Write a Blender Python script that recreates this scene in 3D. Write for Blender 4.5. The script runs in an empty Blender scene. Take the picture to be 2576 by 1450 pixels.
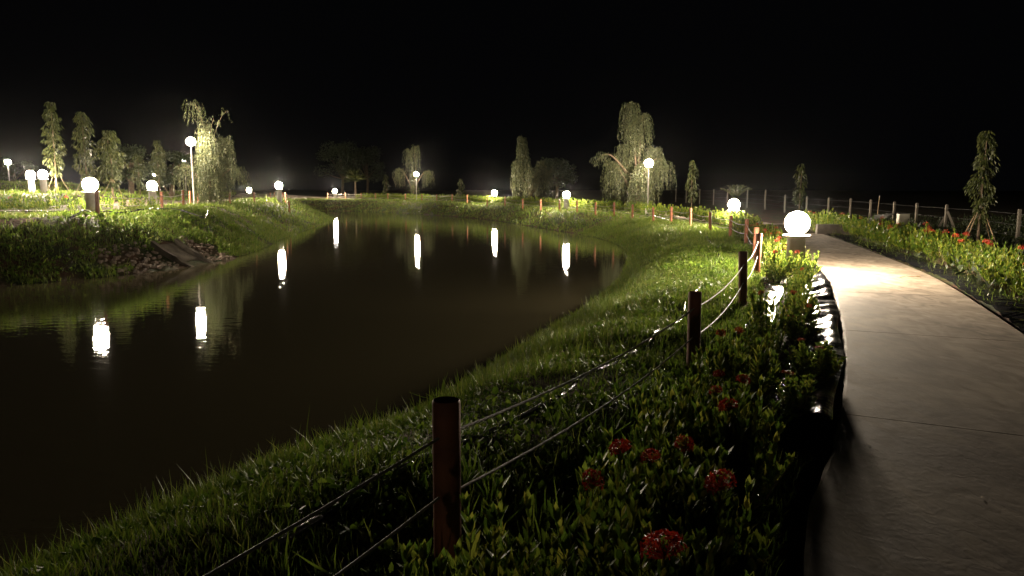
import bpy, bmesh, math, random
import numpy as np
from mathutils import Vector, Matrix
sc = bpy.context.scene
col = sc.collection
R = math.radians
rng = np.random.default_rng(7)
random.seed(7)

# ---------------------------------------------------------------- camera
CAMH, PITCH, FPX = 1.5, math.atan(250/1860.), 1860.0
cam_d = bpy.data.cameras.new('camera'); cam = bpy.data.objects.new('camera', cam_d); col.objects.link(cam)
cam_d.sensor_width = 36; cam_d.lens = 26.0; cam_d.clip_start = .05; cam_d.clip_end = 2000
cam.location = (0, 0, CAMH); cam.rotation_euler = (math.pi/2-PITCH, 0, 0)
sc.camera = cam
# ---------------------------------------------------------------- night sky, exposure
w = bpy.data.worlds.new('World'); sc.world = w; w.use_nodes = True
bg = w.node_tree.nodes['Background']; bg.inputs['Color'].default_value = (.75, .8, 1, 1); bg.inputs['Strength'].default_value = .0011
sc.view_settings.view_transform = 'Standard'; sc.view_settings.look = 'None'
sc.view_settings.exposure = 0; sc.view_settings.gamma = 1
cy = sc.cycles
cy.max_bounces = 5; cy.diffuse_bounces = 2; cy.glossy_bounces = 3; cy.transmission_bounces = 3; cy.volume_bounces = 0
cy.transparent_max_bounces = 8; cy.sample_clamp_indirect = 2.0; cy.sample_clamp_direct = 0
cy.caustics_reflective = False; cy.caustics_refractive = False; cy.use_denoising = True; cy.use_light_tree = True
LAMP_L = 1500.0            # radiance of the opal globes
LAMP_C = (1.0, .83, .62)

# ---------------------------------------------------------------- helpers
def at(px, py, z=0.0):
    """world point seen at display pixel (2576 wide) lying at height z"""
    u = (px-1288)/FPX; v = (725-py)/FPX
    d = Vector((u, math.cos(PITCH)+v*math.sin(PITCH), -math.sin(PITCH)+v*math.cos(PITCH)))
    t = (z-CAMH)/d.z
    return (d.x*t, d.y*t)
def xat(px, D, py=500):
    v = (725-py)/FPX
    return (px-1288)/FPX*D/(math.cos(PITCH)+v*math.sin(PITCH))
def catmull(pts, n=8):
    P = np.array(pts, float); out = []
    for i in range(len(P)-1):
        p0 = P[max(i-1, 0)]; p1 = P[i]; p2 = P[i+1]; p3 = P[min(i+2, len(P)-1)]
        for k in range(n):
            t = k/n
            out.append(.5*((2*p1)+(-p0+p2)*t+(2*p0-5*p1+4*p2-p3)*t*t+(-p0+3*p1-3*p2+p3)*t**3))
    out.append(P[-1]); return np.array(out)
def resample(P, step):
    s = np.concatenate([[0], np.cumsum(np.linalg.norm(np.diff(P, axis=0), axis=1))])
    q = np.arange(0, s[-1], step)
    return np.stack([np.interp(q, s, P[:, i]) for i in range(P.shape[1])], 1)
def normals2(P):
    T = np.gradient(P, axis=0); T /= np.linalg.norm(T, axis=1)[:, None]+1e-9
    return np.stack([T[:, 1], -T[:, 0]], 1)          # right-hand side
def tag(o, label=None, cat=None, group=None, kind=None):
    if label: o['label'] = label
    if cat: o['category'] = cat
    if group: o['group'] = group
    if kind: o['kind'] = kind
    return o
def empty(name, loc, rz=0, parent=None):
    o = bpy.data.objects.new(name, None); col.objects.link(o); o.location = loc; o.rotation_euler = (0, 0, rz)
    if parent: o.parent = parent
    return o
def link(name, me, mat, parent=None, loc=None):
    o = bpy.data.objects.new(name, me); col.objects.link(o)
    if mat is not None and not len(me.materials): me.materials.append(mat)
    if parent: o.parent = parent
    if loc is not None: o.location = loc
    return o
def tri_mesh(name, V, F, smooth=False):
    V = np.asarray(V, np.float32); F = np.asarray(F, np.int32)
    me = bpy.data.meshes.new(name); k = F.shape[1]
    me.vertices.add(len(V)); me.vertices.foreach_set('co', V.ravel())
    me.loops.add(F.size); me.loops.foreach_set('vertex_index', F.ravel())
    me.polygons.add(len(F)); me.polygons.foreach_set('loop_start', np.arange(0, F.size, k, dtype=np.int32))
    try: me.polygons.foreach_set('loop_total', np.full(len(F), k, np.int32))
    except Exception: pass
    if smooth: me.polygons.foreach_set('use_smooth', np.ones(len(F), bool))
    me.update(calc_edges=True); me.validate(); return me
class MB:
    """collects simple solids, links them as one mesh"""
    def __init__(s): s.v = []; s.f = []
    def add(s, v, f):
        b = len(s.v); s.v += [tuple(p) for p in v]; s.f += [tuple(i+b for i in q) for q in f]; return s
    def tube(s, pts, r, n=8, cap=True):
        pts = [Vector(p) for p in pts]; rr = r if hasattr(r, '__len__') else [r]*len(pts); v = []; f = []
        up = Vector((0, 0, 1))
        for i, p in enumerate(pts):
            t = (pts[min(i+1, len(pts)-1)]-pts[max(i-1, 0)])
            if t.length < 1e-9: t = Vector((0, 0, 1))
            t.normalize(); a = t.cross(Vector((0, 1, 0)) if abs(t.y) < .9 else Vector((1, 0, 0))).normalized(); b = t.cross(a)
            for k in range(n):
                an = 2*math.pi*k/n; v.append(p+(a*math.cos(an)+b*math.sin(an))*rr[i])
        for i in range(len(pts)-1):
            for k in range(n):
                k2 = (k+1) % n; f.append((i*n+k, i*n+k2, (i+1)*n+k2, (i+1)*n+k))
        if cap: f.append(tuple(range(n))[::-1]); f.append(tuple((len(pts)-1)*n+k for k in range(n)))
        return s.add(v, f)
    def box(s, c, size, rz=0, bev=0):
        bm = bmesh.new(); bmesh.ops.create_cube(bm, size=1)
        for q in bm.verts: q.co = Vector((q.co.x*size[0], q.co.y*size[1], q.co.z*size[2]))
        if bev: bmesh.ops.bevel(bm, geom=bm.edges[:], offset=bev, segments=2, affect='EDGES')
        M = Matrix.Translation(c) @ Matrix.Rotation(rz, 4, 'Z'); bm.verts.index_update()
        v = [M @ q.co for q in bm.verts]; f = [[q.index for q in p.verts] for p in bm.faces]; bm.free()
        return s.add(v, f)
    def lathe(s, prof, n=24, c=(0, 0, 0)):
        v = []; f = []
        for r, z in prof:
            for k in range(n):
                a = 2*math.pi*k/n; v.append((c[0]+r*math.cos(a), c[1]+r*math.sin(a), c[2]+z))
        for i in range(len(prof)-1):
            for k in range(n):
                k2 = (k+1) % n; f.append((i*n+k, i*n+k2, (i+1)*n+k2, (i+1)*n+k))
        f.append(tuple(range(n))[::-1]); f.append(tuple((len(prof)-1)*n+k for k in range(n)))
        return s.add(v, f)
    def mesh(s, name, smooth=False):
        me = bpy.data.meshes.new(name); me.from_pydata(s.v, [], s.f); me.update()
        if smooth:
            me.polygons.foreach_set('use_smooth', [True]*len(me.polygons))
            try: me.set_sharp_from_angle(angle=R(40))
            except Exception: pass
        return me
    def build(s, name, mat, parent=None, smooth=False, loc=None):
        return link(name, s.mesh(name, smooth), mat, parent, loc)
def copy_tree(o, parent=None):
    c = o.copy(); col.objects.link(c); c.parent = parent
    for ch in list(CH.get(o.name, o.children)): copy_tree(ch, c)
    return c
CH = {}
def rotm(yaw, tilt, az):
    """batch rotation: spin by yaw about z, then tilt by `tilt` towards azimuth az"""
    n = len(yaw); c, s = np.cos(yaw), np.sin(yaw)
    Z = np.zeros((n, 3, 3)); Z[:, 0, 0] = c; Z[:, 0, 1] = -s; Z[:, 1, 0] = s; Z[:, 1, 1] = c; Z[:, 2, 2] = 1
    k = np.stack([-np.sin(az), np.cos(az), np.zeros(n)], 1); ct = np.cos(tilt)[:, None, None]; st = np.sin(tilt)[:, None, None]
    K = np.zeros((n, 3, 3)); K[:, 0, 2] = k[:, 1]; K[:, 1, 2] = -k[:, 0]; K[:, 2, 0] = -k[:, 1]; K[:, 2, 1] = k[:, 0]
    T = np.eye(3)[None]+st*K+(1-ct)*(K @ K)
    return T @ Z
def scatter(tv, tf, pos, rot, scale):
    """tv (k,3) tf (m,3) -> merged arrays"""
    tv = np.asarray(tv, float); tf = np.asarray(tf); n = len(pos)
    if np.ndim(scale) == 1: scale = np.stack([scale]*3, 1)
    V = np.einsum('nij,nkj->nki', rot, tv[None]*scale[:, None, :])+pos[:, None, :]
    F = tf[None]+(np.arange(n)*len(tv))[:, None, None]
    return V.reshape(-1, 3), F.reshape(-1, 3)
def join(parts):
    Vs, Fs, b = [], [], 0
    for V, F in parts:
        Vs.append(V); Fs.append(F+b); b += len(V)
    return np.concatenate(Vs), np.concatenate(Fs)

# ---------------------------------------------------------------- materials
def mat(name, colr, rough=.6, spec=.5, metal=0.0, bump=None, noise=None, island=None, transl=0, attr=None):
    m = bpy.data.materials.new(name); m.use_nodes = True; nt = m.node_tree; N = nt.nodes; L = nt.links
    b = N['Principled BSDF']; out = N['Material Output']
    b.inputs['Base Color'].default_value = (*colr, 1); b.inputs['Roughness'].default_value = rough
    b.inputs['Specular IOR Level'].default_value = spec; b.inputs['Metallic'].default_value = metal
    src = None
    tc = N.new('ShaderNodeTexCoord')
    if noise:                       # (scale, second colour, detail)
        nz = N.new('ShaderNodeTexNoise'); nz.inputs['Scale'].default_value = noise[0]; nz.inputs['Detail'].default_value = 6
        L.new(tc.outputs['Object'], nz.inputs['Vector'])
        rp = N.new('ShaderNodeValToRGB'); rp.color_ramp.elements[0].position = .35; rp.color_ramp.elements[1].position = .68
        rp.color_ramp.elements[0].color = (*colr, 1); rp.color_ramp.elements[1].color = (*noise[1], 1)
        L.new(nz.outputs['Fac'], rp.inputs['Fac']); src = rp.outputs['Color']
    if island:                      # list of colours picked per leaf
        g = N.new('ShaderNodeNewGeometry'); rp = N.new('ShaderNodeValToRGB'); cr = rp.color_ramp
        while len(cr.elements) < len(island): cr.elements.new(.5)
        for i, c in enumerate(island):
            cr.elements[i].position = i/(len(island)-1) if len(island) > 1 else 0; cr.elements[i].color = (*c, 1)
        L.new(g.outputs['Random Per Island'], rp.inputs['Fac']); src = rp.outputs['Color']
    if src: L.new(src, b.inputs['Base Color'])
    if bump:                        # (scale, strength, distance)
        nb = N.new('ShaderNodeTexNoise'); nb.inputs['Scale'].default_value = bump[0]; nb.inputs['Detail'].default_value = 8
        L.new(tc.outputs['Object'], nb.inputs['Vector'])
        bp = N.new('ShaderNodeBump'); bp.inputs['Strength'].default_value = bump[1]; bp.inputs['Distance'].default_value = bump[2]
        L.new(nb.outputs['Fac'], bp.inputs['Height']); L.new(bp.outputs['Normal'], b.inputs['Normal'])
    if transl:
        t = N.new('ShaderNodeBsdfTranslucent'); mx = N.new('ShaderNodeMixShader'); mx.inputs[0].default_value = transl
        if src: L.new(src, t.inputs['Color'])
        else: t.inputs['Color'].default_value = (*colr, 1)
        L.new(b.outputs[0], mx.inputs[1]); L.new(t.outputs[0], mx.inputs[2]); L.new(mx.outputs[0], out.inputs['Surface'])
    return m
M = {}
M['grass'] = mat('grass_blades', (.07, .13, .02), .42, .5, island=[(.055, .10, .01), (.10, .165, .016), (.15, .21, .025), (.19, .19, .05)], transl=.45)
M['weed'] = mat('weed_leaves', (.05, .1, .02), .5, .18, island=[(.05, .10, .012), (.10, .17, .018), (.17, .24, .03)], transl=.4)
M['shrub'] = mat('shrub_leaves', (.06, .11, .02), .38, .32, island=[(.05, .10, .012), (.10, .17, .02), (.18, .24, .03), (.30, .29, .045)], transl=.5)
M['stem'] = mat('shrub_stems', (.09, .06, .035), .7)
M['red'] = mat('red_petals', (.45, .02, .012), .5, island=[(.22, .010, .009), (.38, .025, .013), (.5, .07, .02)], transl=.2)
M['willow'] = mat('willow_leaves', (.08, .11, .03), .5, .4, island=[(.022, .03, .012), (.048, .06, .022), (.11, .11, .05)], transl=.35)
M['mast'] = mat('mast_tree_leaves', (.06, .1, .02), .5, .3, island=[(.014, .021, .006), (.032, .042, .009), (.055, .058, .016)], transl=.25)
M['dark_leaf'] = mat('dark_leaves', (.04, .06, .02), .5, .4, island=[(.02, .032, .012), (.04, .055, .018)], transl=.2)
M['bark'] = mat('bark', (.06, .045, .03), .9, .15, noise=(9, (.10, .075, .05)), bump=(30, .6, .02))
M['stake'] = mat('stake_wood', (.2, .15, .09), .8, .2, noise=(12, (.13, .09, .05)))
M['post'] = mat('rust_red_post_paint', (.27, .105, .052), .65, .25, noise=(7, (.15, .06, .035)), bump=(40, .3, .004))
M['rope'] = mat('grey_rope', (.24, .215, .18), .55, .4, bump=(220, .8, .004))
M['column'] = mat('grey_column_paint', (.36, .34, .30), .6, .4, noise=(5, (.30, .28, .24)), bump=(25, .2, .004))
M['pole'] = mat('painted_steel_pole', (.30, .28, .25), .45, .5)
M['white'] = mat('white_painted_concrete', (.7, .68, .62), .7, noise=(9, (.5, .47, .4)))
M['plastic'] = mat('black_mulch_film', (.014, .014, .016), .24, .6, bump=(26, .5, .02))
M['hose'] = mat('drip_tape', (.06, .06, .06), .22, .8, bump=(40, .5, .01))
M['greyconc'] = mat('grey_concrete', (.15, .13, .10), .9, .15, noise=(3.5, (.07, .06, .05)), bump=(30, .5, .01))
M['wirepost'] = mat('fence_concrete', (.17, .15, .12), .85, .2, noise=(8, (.17, .15, .12)), bump=(40, .4, .005))
M['wire'] = mat('galvanised_wire', (.09, .09, .09), .6, .4, .3)
M['box'] = mat('cream_enclosure_paint', (.55, .52, .42), .5, .4, noise=(4, (.45, .42, .33)))
M['tarp'] = mat('white_tarp', (.55, .54, .52), .45, .5, noise=(5, (.4, .39, .37)))
M['stone'] = mat('rubble_stone', (.10, .075, .055), .85, .2, noise=(3, (.26, .21, .17)), bump=(20, .6, .02))
M['dry'] = mat('dry_twig', (.3, .2, .09), .8)

def lamp_mat():
    m = bpy.data.materials.new('lit_opal_globe'); m.use_nodes = True; nt = m.node_tree
    b = nt.nodes['Principled BSDF']; b.inputs['Base Color'].default_value = (.8, .8, .8, 1)
    b.inputs['Emission Color'].default_value = (*LAMP_C, 1); b.inputs['Emission Strength'].default_value = LAMP_L
    return m
M['lamp'] = lamp_mat()

# ---------------------------------------------------------------- terrain function
SHORE = [(-4.6, 1.0), (-3.7, 2.6), at(60, 1440, -.69), at(500, 1250, -.69), at(1000, 1060, -.69), at(1250, 910, -.69), at(1480, 765, -.69),
         (2.6, 18), (3.4, 22), (4.0, 26), (4.1, 30.4), (3.5, 34.5), (2.6, 38), (.6, 45), (-1.5, 52), (-4.9, 59), (-10.5, 67.5), (-16.5, 73),
         (-18.5, 71), (-16.5, 64), (-14.4, 58), (-12.7, 53), (-11.7, 46), (-11.0, 40), (-10.3, 34), (-9.8, 31), (-9.3, 28), (-8.9, 24.7),
         (-8.9, 21.5), (-9.9, 18.9), (-11.5, 16.6), (-14, 13.5), (-17, 9), (-18, 3), (-14, -5), (-8, -6), (-5.8, -2), (-4.6, 1.0)]
SH = catmull(SHORE, 9)
WATER = -.69
def shore_dist(X, Y):
    """signed distance to the shoreline, positive on land"""
    A = SH[:-1]; B = SH[1:]; AB = B-A; L2 = (AB**2).sum(1)+1e-12
    P = np.stack([X.ravel(), Y.ravel()], 1); out = np.empty(len(P)); ins = np.zeros(len(P), bool)
    for s in range(0, len(P), 8000):
        Q = P[s:s+8000]; d = Q[:, None]-A[None]; t = np.clip((d*AB[None]).sum(2)/L2, 0, 1)
        e = d-t[..., None]*AB[None]; out[s:s+8000] = np.sqrt((e**2).sum(2).min(1))
        y = Q[:, 1][:, None]; cond = (A[None, :, 1] > y) != (B[None, :, 1] > y)
        xi = A[None, :, 0]+(y-A[None, :, 1])*AB[None, :, 0]/np.where(np.abs(AB[None, :, 1]) < 1e-9, 1e-9, AB[None, :, 1])
        ins[s:s+8000] = (cond & (Q[:, 0][:, None] < xi)).sum(1) % 2 == 1
    return np.where(ins, -out, out).reshape(X.shape)
GP = np.array([(0, 0, 0), (1.5, 6, 0), (4, 12, 0), (7, 20, 0), (10, 10, 0), (15, 15, -.05), (20, 25, -.05), (7, 30, 0), (12, 35, .05), (5, 42, .2), (2, 50, .25),
    (0, 58, .25), (10, 60, .2), (-8, 72, .3), (-19, 79, .35), (-5, 90, .3), (-14.7, 46.6, .80), (-13.2, 50, .62), (-16.5, 60, .40), (-20, 70, .40), (-12.7, 22.4, .72),
    (-13, 27, .72), (-14.6, 33, .74), (-13.6, 37, .45), (-14.5, 41, .60), (-18, 30, .78), (-23, 38, 1.30), (-28, 32, 1.2), (-35, 50, 1.9), (-25, 60, 1.2), (-30, 80, 1.0),
    (-15, 17, .6), (-21, 0, .4), (-4, -6, 0), (40, 60, 0), (0, 140, .2), (-70, 60, 2), (70, 10, 0), (-70, -10, 1), (-48, 70, 1.3), (-17, 24, .72), (-24, 22, .8), (30, 0, 0)])
def ground_z(X, Y):
    X = np.asarray(X, float); Y = np.asarray(Y, float)
    num = 0; den = 0
    for x, y, z in GP:
        w_ = 1/((X-x)**2+(Y-y)**2+3.0)**2; num = num+w_*z; den = den+w_
    return num/den
def lump(X, Y):
    return (np.sin(X*1.9+1.3*np.sin(Y*.8))*np.sin(Y*1.6+.7*np.sin(X*1.1))*.05+np.sin(X*5.1+Y*2.3)*np.sin(Y*4.3-X*1.7)*.014+np.sin(X*.45+2)*np.sin(Y*.38)*.05)
def height(X, Y, d=None):
    X = np.asarray(X, float); Y = np.asarray(Y, float)
    if d is None: d = shore_dist(X, Y)
    gz = ground_z(X, Y)
    wd = np.where((X < -8) & (Y > 12), 3.0, 2.5)
    t = np.clip(d/wd, 0, 1); prof = 1-(1-t)**1.7; prof = prof*prof*(3-2*prof)*.35+prof*.65
    prof = np.where((X < -8) & (Y > 8), .5*t+.5*t*t*(3-2*t), prof)
    up = WATER+(gz-WATER)*prof
    land = up+lump(X, Y)*np.clip(d/.6, 0, 1)*np.where(d < wd+.3, 1, np.clip(1-(d-wd-.3)/.6, .25, 1))
    pond = WATER+np.maximum(d, -3)*.35
    return np.where(d > 0, land, pond-.004)
def hz(x, y): return float(height(np.array([x]), np.array([y]))[0])
def gz(x, y): return float(ground_z(x, y))

# ---------------------------------------------------------------- path (ring walk) curves
inner = [(-1.0, -9), (-.55, -4), (.1, -.5), at(2020, 1450), at(2100, 1110), at(2124, 940), at(2113, 800), at(2072, 690), (6.9, 18), (7.9, 22), (8.75, 26), (9.1, 30), (8.9, 34), (7.9, 38),
         (6.3, 42.5), (4.4, 47), (2.4, 52), (.4, 58), (-2.2, 63), (-5.6, 69), (-9.6, 75.5), (-14, 81), (-19, 85), (-22.5, 84), (-23, 77), (-21.6, 69), (-20, 61), (-18.2, 53),
         (-17.2, 46), (-17.1, 40), (-16.9, 35), (-16.2, 31), (-14.6, 28.3), (-13.9, 26), (-14.8, 24.6), (-17.5, 23.8), (-22, 22.5), (-30, 20), (-42, 16)]
IN = resample(catmull(inner, 10), .25)
def path_w(P):
    return 1.72+np.clip((P[:, 1]-26)/15, 0, 1)*.4+np.where((P[:, 0] < -12) & (P[:, 1] < 35), .7, 0)
NI = normals2(IN); PW = path_w(IN); OUT = IN+NI*PW[:, None]
def path_dist(X, Y):
    """distance beyond the path's inner edge measured to its centre line"""
    C = (IN+OUT)/2; C = C[::2]; Wd = PW[::2]/2; P = np.stack([X.ravel(), Y.ravel()], 1); o = np.empty(len(P))
    for s in range(0, len(P), 8000):
        q = np.sqrt(((P[s:s+8000][:, None]-C[None])**2).sum(2))-Wd[None]; o[s:s+8000] = q.min(1)
    return o.reshape(X.shape)

# ---------------------------------------------------------------- ground sheet
ang = np.concatenate([np.linspace(-48, 48, 400), np.linspace(50, 310, 70)]); ang = np.radians(ang)
rad = np.concatenate([[0.05], .9*1.0195**np.arange(0, 322)]); rad = rad[rad < 450]
AA, RR = np.meshgrid(ang, rad); GX = RR*np.sin(AA); GY = RR*np.cos(AA)
GD = shore_dist(GX, GY); GZ = height(GX, GY, GD)
pdist = path_dist(GX, GY)
pz = ground_z(GX, GY)
k = np.clip((pdist-.05)/.25, 0, 1); GZ = np.where((pdist < .3), (pz-.05)*(1-k)+GZ*k, GZ)
nr, na = GX.shape; V = np.stack([GX, GY, GZ], 2).reshape(-1, 3)
i, j = np.meshgrid(np.arange(nr-1), np.arange(na), indexing='ij'); j2 = (j+1) % na
F = np.stack([i*na+j, (i+1)*na+j, (i+1)*na+j2, i*na+j2], 2).reshape(-1, 4)[:, ::-1]
def ground_mat():
    m = bpy.data.materials.new('soil_and_turf'); m.use_nodes = True; nt = m.node_tree; N = nt.nodes; L = nt.links; b = N['Principled BSDF']
    b.inputs['Roughness'].default_value = .9; b.inputs['Specular IOR Level'].default_value = .2
    tc = N.new('ShaderNodeTexCoord')
    def noise(s, d=6):
        n = N.new('ShaderNodeTexNoise'); n.inputs['Scale'].default_value = s; n.inputs['Detail'].default_value = d; L.new(tc.outputs['Object'], n.inputs['Vector']); return n
    a = noise(1.1); r = N.new('ShaderNodeValToRGB'); r.color_ramp.elements[0].position = .42; r.color_ramp.elements[1].position = .6
    r.color_ramp.elements[0].color = (.032, .042, .014, 1); r.color_ramp.elements[1].color = (.07, .038, .022, 1); L.new(a.outputs['Fac'], r.inputs['Fac'])
    c = noise(14, 8); r2 = N.new('ShaderNodeValToRGB'); r2.color_ramp.elements[0].color = (.35, .35, .35, 1); r2.color_ramp.elements[1].color = (1.3, 1.3, 1.3, 1); r2.color_ramp.elements[1].position = .8
    L.new(c.outputs['Fac'], r2.inputs['Fac'])
    mx = N.new('ShaderNodeMix'); mx.data_type = 'RGBA'; mx.blend_type = 'MULTIPLY'; mx.inputs[0].default_value = 1
    L.new(r.outputs['Color'], mx.inputs[6]); L.new(r2.outputs['Color'], mx.inputs[7]); L.new(mx.outputs[2], b.inputs['Base Color'])
    bp = N.new('ShaderNodeBump'); bp.inputs['Strength'].default_value = .8; bp.inputs['Distance'].default_value = .05; L.new(c.outputs['Fac'], bp.inputs['Height']); L.new(bp.outputs['Normal'], b.inputs['Normal'])
    return m
g = link('ground', tri_mesh('ground', V, F, True), ground_mat()); tag(g, kind='structure')

# ---------------------------------------------------------------- pond water
def water_mat():
    m = bpy.data.materials.new('muddy_water'); m.use_nodes = True; nt = m.node_tree; N = nt.nodes; L = nt.links; b = N['Principled BSDF']
    b.inputs['Base Color'].default_value = (.055, .048, .026, 1); b.inputs['Roughness'].default_value = .02; b.inputs['IOR'].default_value = 1.333
    tc = N.new('ShaderNodeTexCoord'); mp = N.new('ShaderNodeMapping'); mp.inputs['Scale'].default_value = (1, 2.2, 1); L.new(tc.outputs['Object'], mp.inputs['Vector'])
    n = N.new('ShaderNodeTexNoise'); n.inputs['Scale'].default_value = 3.2; n.inputs['Detail'].default_value = 3; L.new(mp.outputs[0], n.inputs['Vector'])
    bp = N.new('ShaderNodeBump'); bp.inputs['Strength'].default_value = .12; bp.inputs['Distance'].default_value = .02; L.new(n.outputs['Fac'], bp.inputs['Height'])
    L.new(bp.outputs['Normal'], b.inputs['Normal'])
    return m
bm = bmesh.new()
c0 = SH[:-1]
# water polygon grown slightly under the banks
ctr = c0
nn = normals2(np.vstack([c0[-1:], c0, c0[:1]]))[1:-1]
test = shore_dist((c0+nn*.2)[:, 0], (c0+nn*.2)[:, 1]); nn = nn*np.where(test < 0, -1, 1)[:, None]
wp = c0+nn*.15
vs = [bm.verts.new((p[0], p[1], WATER)) for p in wp]; f = bm.faces.new(vs); f.normal_update()
if f.normal.z < 0: f.normal_flip()
bmesh.ops.triangulate(bm, faces=bm.faces[:])
me = bpy.data.meshes.new('water'); bm.to_mesh(me); bm.free()
wt = link('water', me, water_mat()); tag(wt, kind='structure')

# ---------------------------------------------------------------- path slabs
def path_mat():
    m = bpy.data.materials.new('path_concrete'); m.use_nodes = True; nt = m.node_tree; N = nt.nodes; L = nt.links; b = N['Principled BSDF']
    b.inputs['Specular IOR Level'].default_value = .22
    tc = N.new('ShaderNodeTexCoord')
    def noise(s, d=6, dist=0, sc_=(1, 1, 1)):
        mp = N.new('ShaderNodeMapping'); mp.inputs['Scale'].default_value = sc_; L.new(tc.outputs['Object'], mp.inputs['Vector'])
        n = N.new('ShaderNodeTexNoise'); n.inputs['Scale'].default_value = s; n.inputs['Detail'].default_value = d; n.inputs['Distortion'].default_value = dist; L.new(mp.outputs[0], n.inputs['Vector']); return n
    a = noise(.9, 8, .6); r = N.new('ShaderNodeValToRGB'); e = r.color_ramp.elements; e[0].position = .3; e[1].position = .7
    e[0].color = (.22, .18, .14, 1); e[1].color = (.44, .375, .295, 1); L.new(a.outputs['Fac'], r.inputs['Fac'])
    c = noise(5, 10, 1.5, (1, .45, 1)); r2 = N.new('ShaderNodeValToRGB'); r2.color_ramp.elements[0].position = .3; r2.color_ramp.elements[1].position = .72
    r2.color_ramp.elements[0].color = (.48, .44, .40, 1); r2.color_ramp.elements[1].color = (1.15, 1.15, 1.15, 1); L.new(c.outputs['Fac'], r2.inputs['Fac'])
    mx = N.new('ShaderNodeMix'); mx.data_type = 'RGBA'; mx.blend_type = 'MULTIPLY'; mx.inputs[0].default_value = 1
    L.new(r.outputs['Color'], mx.inputs[6]); L.new(r2.outputs['Color'], mx.inputs[7]); L.new(mx.outputs[2], b.inputs['Base Color'])
    rr = N.new('ShaderNodeMapRange'); rr.inputs[3].default_value = .62; rr.inputs[4].default_value = .95; L.new(c.outputs['Fac'], rr.inputs[0]); L.new(rr.outputs[0], b.inputs['Roughness'])
    h = noise(22, 10, 1, (1, .6, 1)); hb = noise(2.2, 6, .5)
    ad = N.new('ShaderNodeMath'); ad.operation = 'MULTIPLY_ADD'; ad.inputs[1].default_value = 3; L.new(hb.outputs['Fac'], ad.inputs[0]); L.new(h.outputs['Fac'], ad.inputs[2])
    bp = N.new('ShaderNodeBump'); bp.inputs['Strength'].default_value = .35; bp.inputs['Distance'].default_value = .006; L.new(ad.outputs[0], bp.inputs['Height']); L.new(bp.outputs['Normal'], b.inputs['Normal'])
    return m
s_in = np.concatenate([[0], np.cumsum(np.linalg.norm(np.diff(IN, axis=0), axis=1))])
pb = MB(); kj = int(np.argmin(np.hypot(IN[:, 0]-2.05, IN[:, 1]-4.75))); off = s_in[kj] % 3.2
q = np.arange(off-3.2, s_in[-1], 3.2)
for a_, b_ in zip(q[:-1], q[1:]):
    a_ = max(a_, 0)
    ss = np.linspace(a_+.004, b_-.004, 13)
    ip = np.stack([np.interp(ss, s_in, IN[:, k_]) for k_ in (0, 1)], 1); op = np.stack([np.interp(ss, s_in, OUT[:, k_]) for k_ in (0, 1)], 1)
    v = []; f = []
    tt = (0, 0, .012, .5, .988, 1, 1)
    for n_, (pi_, po) in enumerate(zip(ip, op)):
        for m_, t_ in enumerate(tt):
            x, y = pi_+(po-pi_)*t_
            wob = .006*math.sin(x*7+y*9)+.004*math.sin(x*23-y*17)
            if m_ in (0, 1): x -= wob
            z = gz(x, y)+(-.10 if m_ in (0, 6) else .012 if m_ in (1, 5) else .022)
            v.append((x, y, z))
    n7 = len(tt)
    for n_ in range(12):
        for m_ in range(n7-1): f.append((n_*n7+m_, n_*n7+m_+1, (n_+1)*n7+m_+1, (n_+1)*n7+m_))
    for e_ in (0, 12):
        f.append(tuple(e_*n7+m_ for m_ in range(n7)))
    pb.add(v, f)
p_ = pb.build('path', path_mat()); tag(p_, kind='structure')

# ---------------------------------------------------------------- lamps
def icos(r, sub=3):
    bm = bmesh.new(); bmesh.ops.create_icosphere(bm, subdivisions=sub, radius=r); bm.verts.index_update()
    v = [q.co.copy() for q in bm.verts]; f = [[q.index for q in p.verts] for p in bm.faces]; bm.free(); return v, f
ball = MB().add(*icos(.205, 3)); ball_me = ball.mesh('globe', True); ball_me.materials.append(M['lamp'])
def make_bollard(x, y, z, label):
    r = empty('bollard_light', (x, y, z)); tag(r, label, 'bollard light', 'globe topped bollard lights along the pond walk')
    MB().lathe([(.150, -.15), (.155, .0), (.155, .62), (.15, .645)], 28).build('column', M['column'], r, True)
    MB().lathe([(.15, .645), (.225, .65), (.232, .66), (.232, .685), (.222, .695), (.10, .70), (.09, .74)], 32).build('top_plate', M['column'], r, True)
    link('globe', ball_me, None, r, (0, 0, .90)); return r
def make_pole(x, y, z, H, label, base=False):
    r = empty('lamp_post', (x, y, z)); tag(r, label, 'lamp post', 'pole lamps round the pond')
    MB().tube([(0, 0, -.1), (0, 0, H-.2)], [.036, .028], 10).build('pole', M['pole'], r, True)
    MB().lathe([(.04, H-.24), (.09, H-.22), (.11, H-.17), (.08, H-.15)], 16).build('collar', M['pole'], r, True)
    link('globe', ball_me, None, r, (0, 0, H))
    if base: MB().lathe([(.12, -.1), (.12, .32), (.10, .36)], 14).build('concrete_base', M['white'], r, True)
    return r
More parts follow.
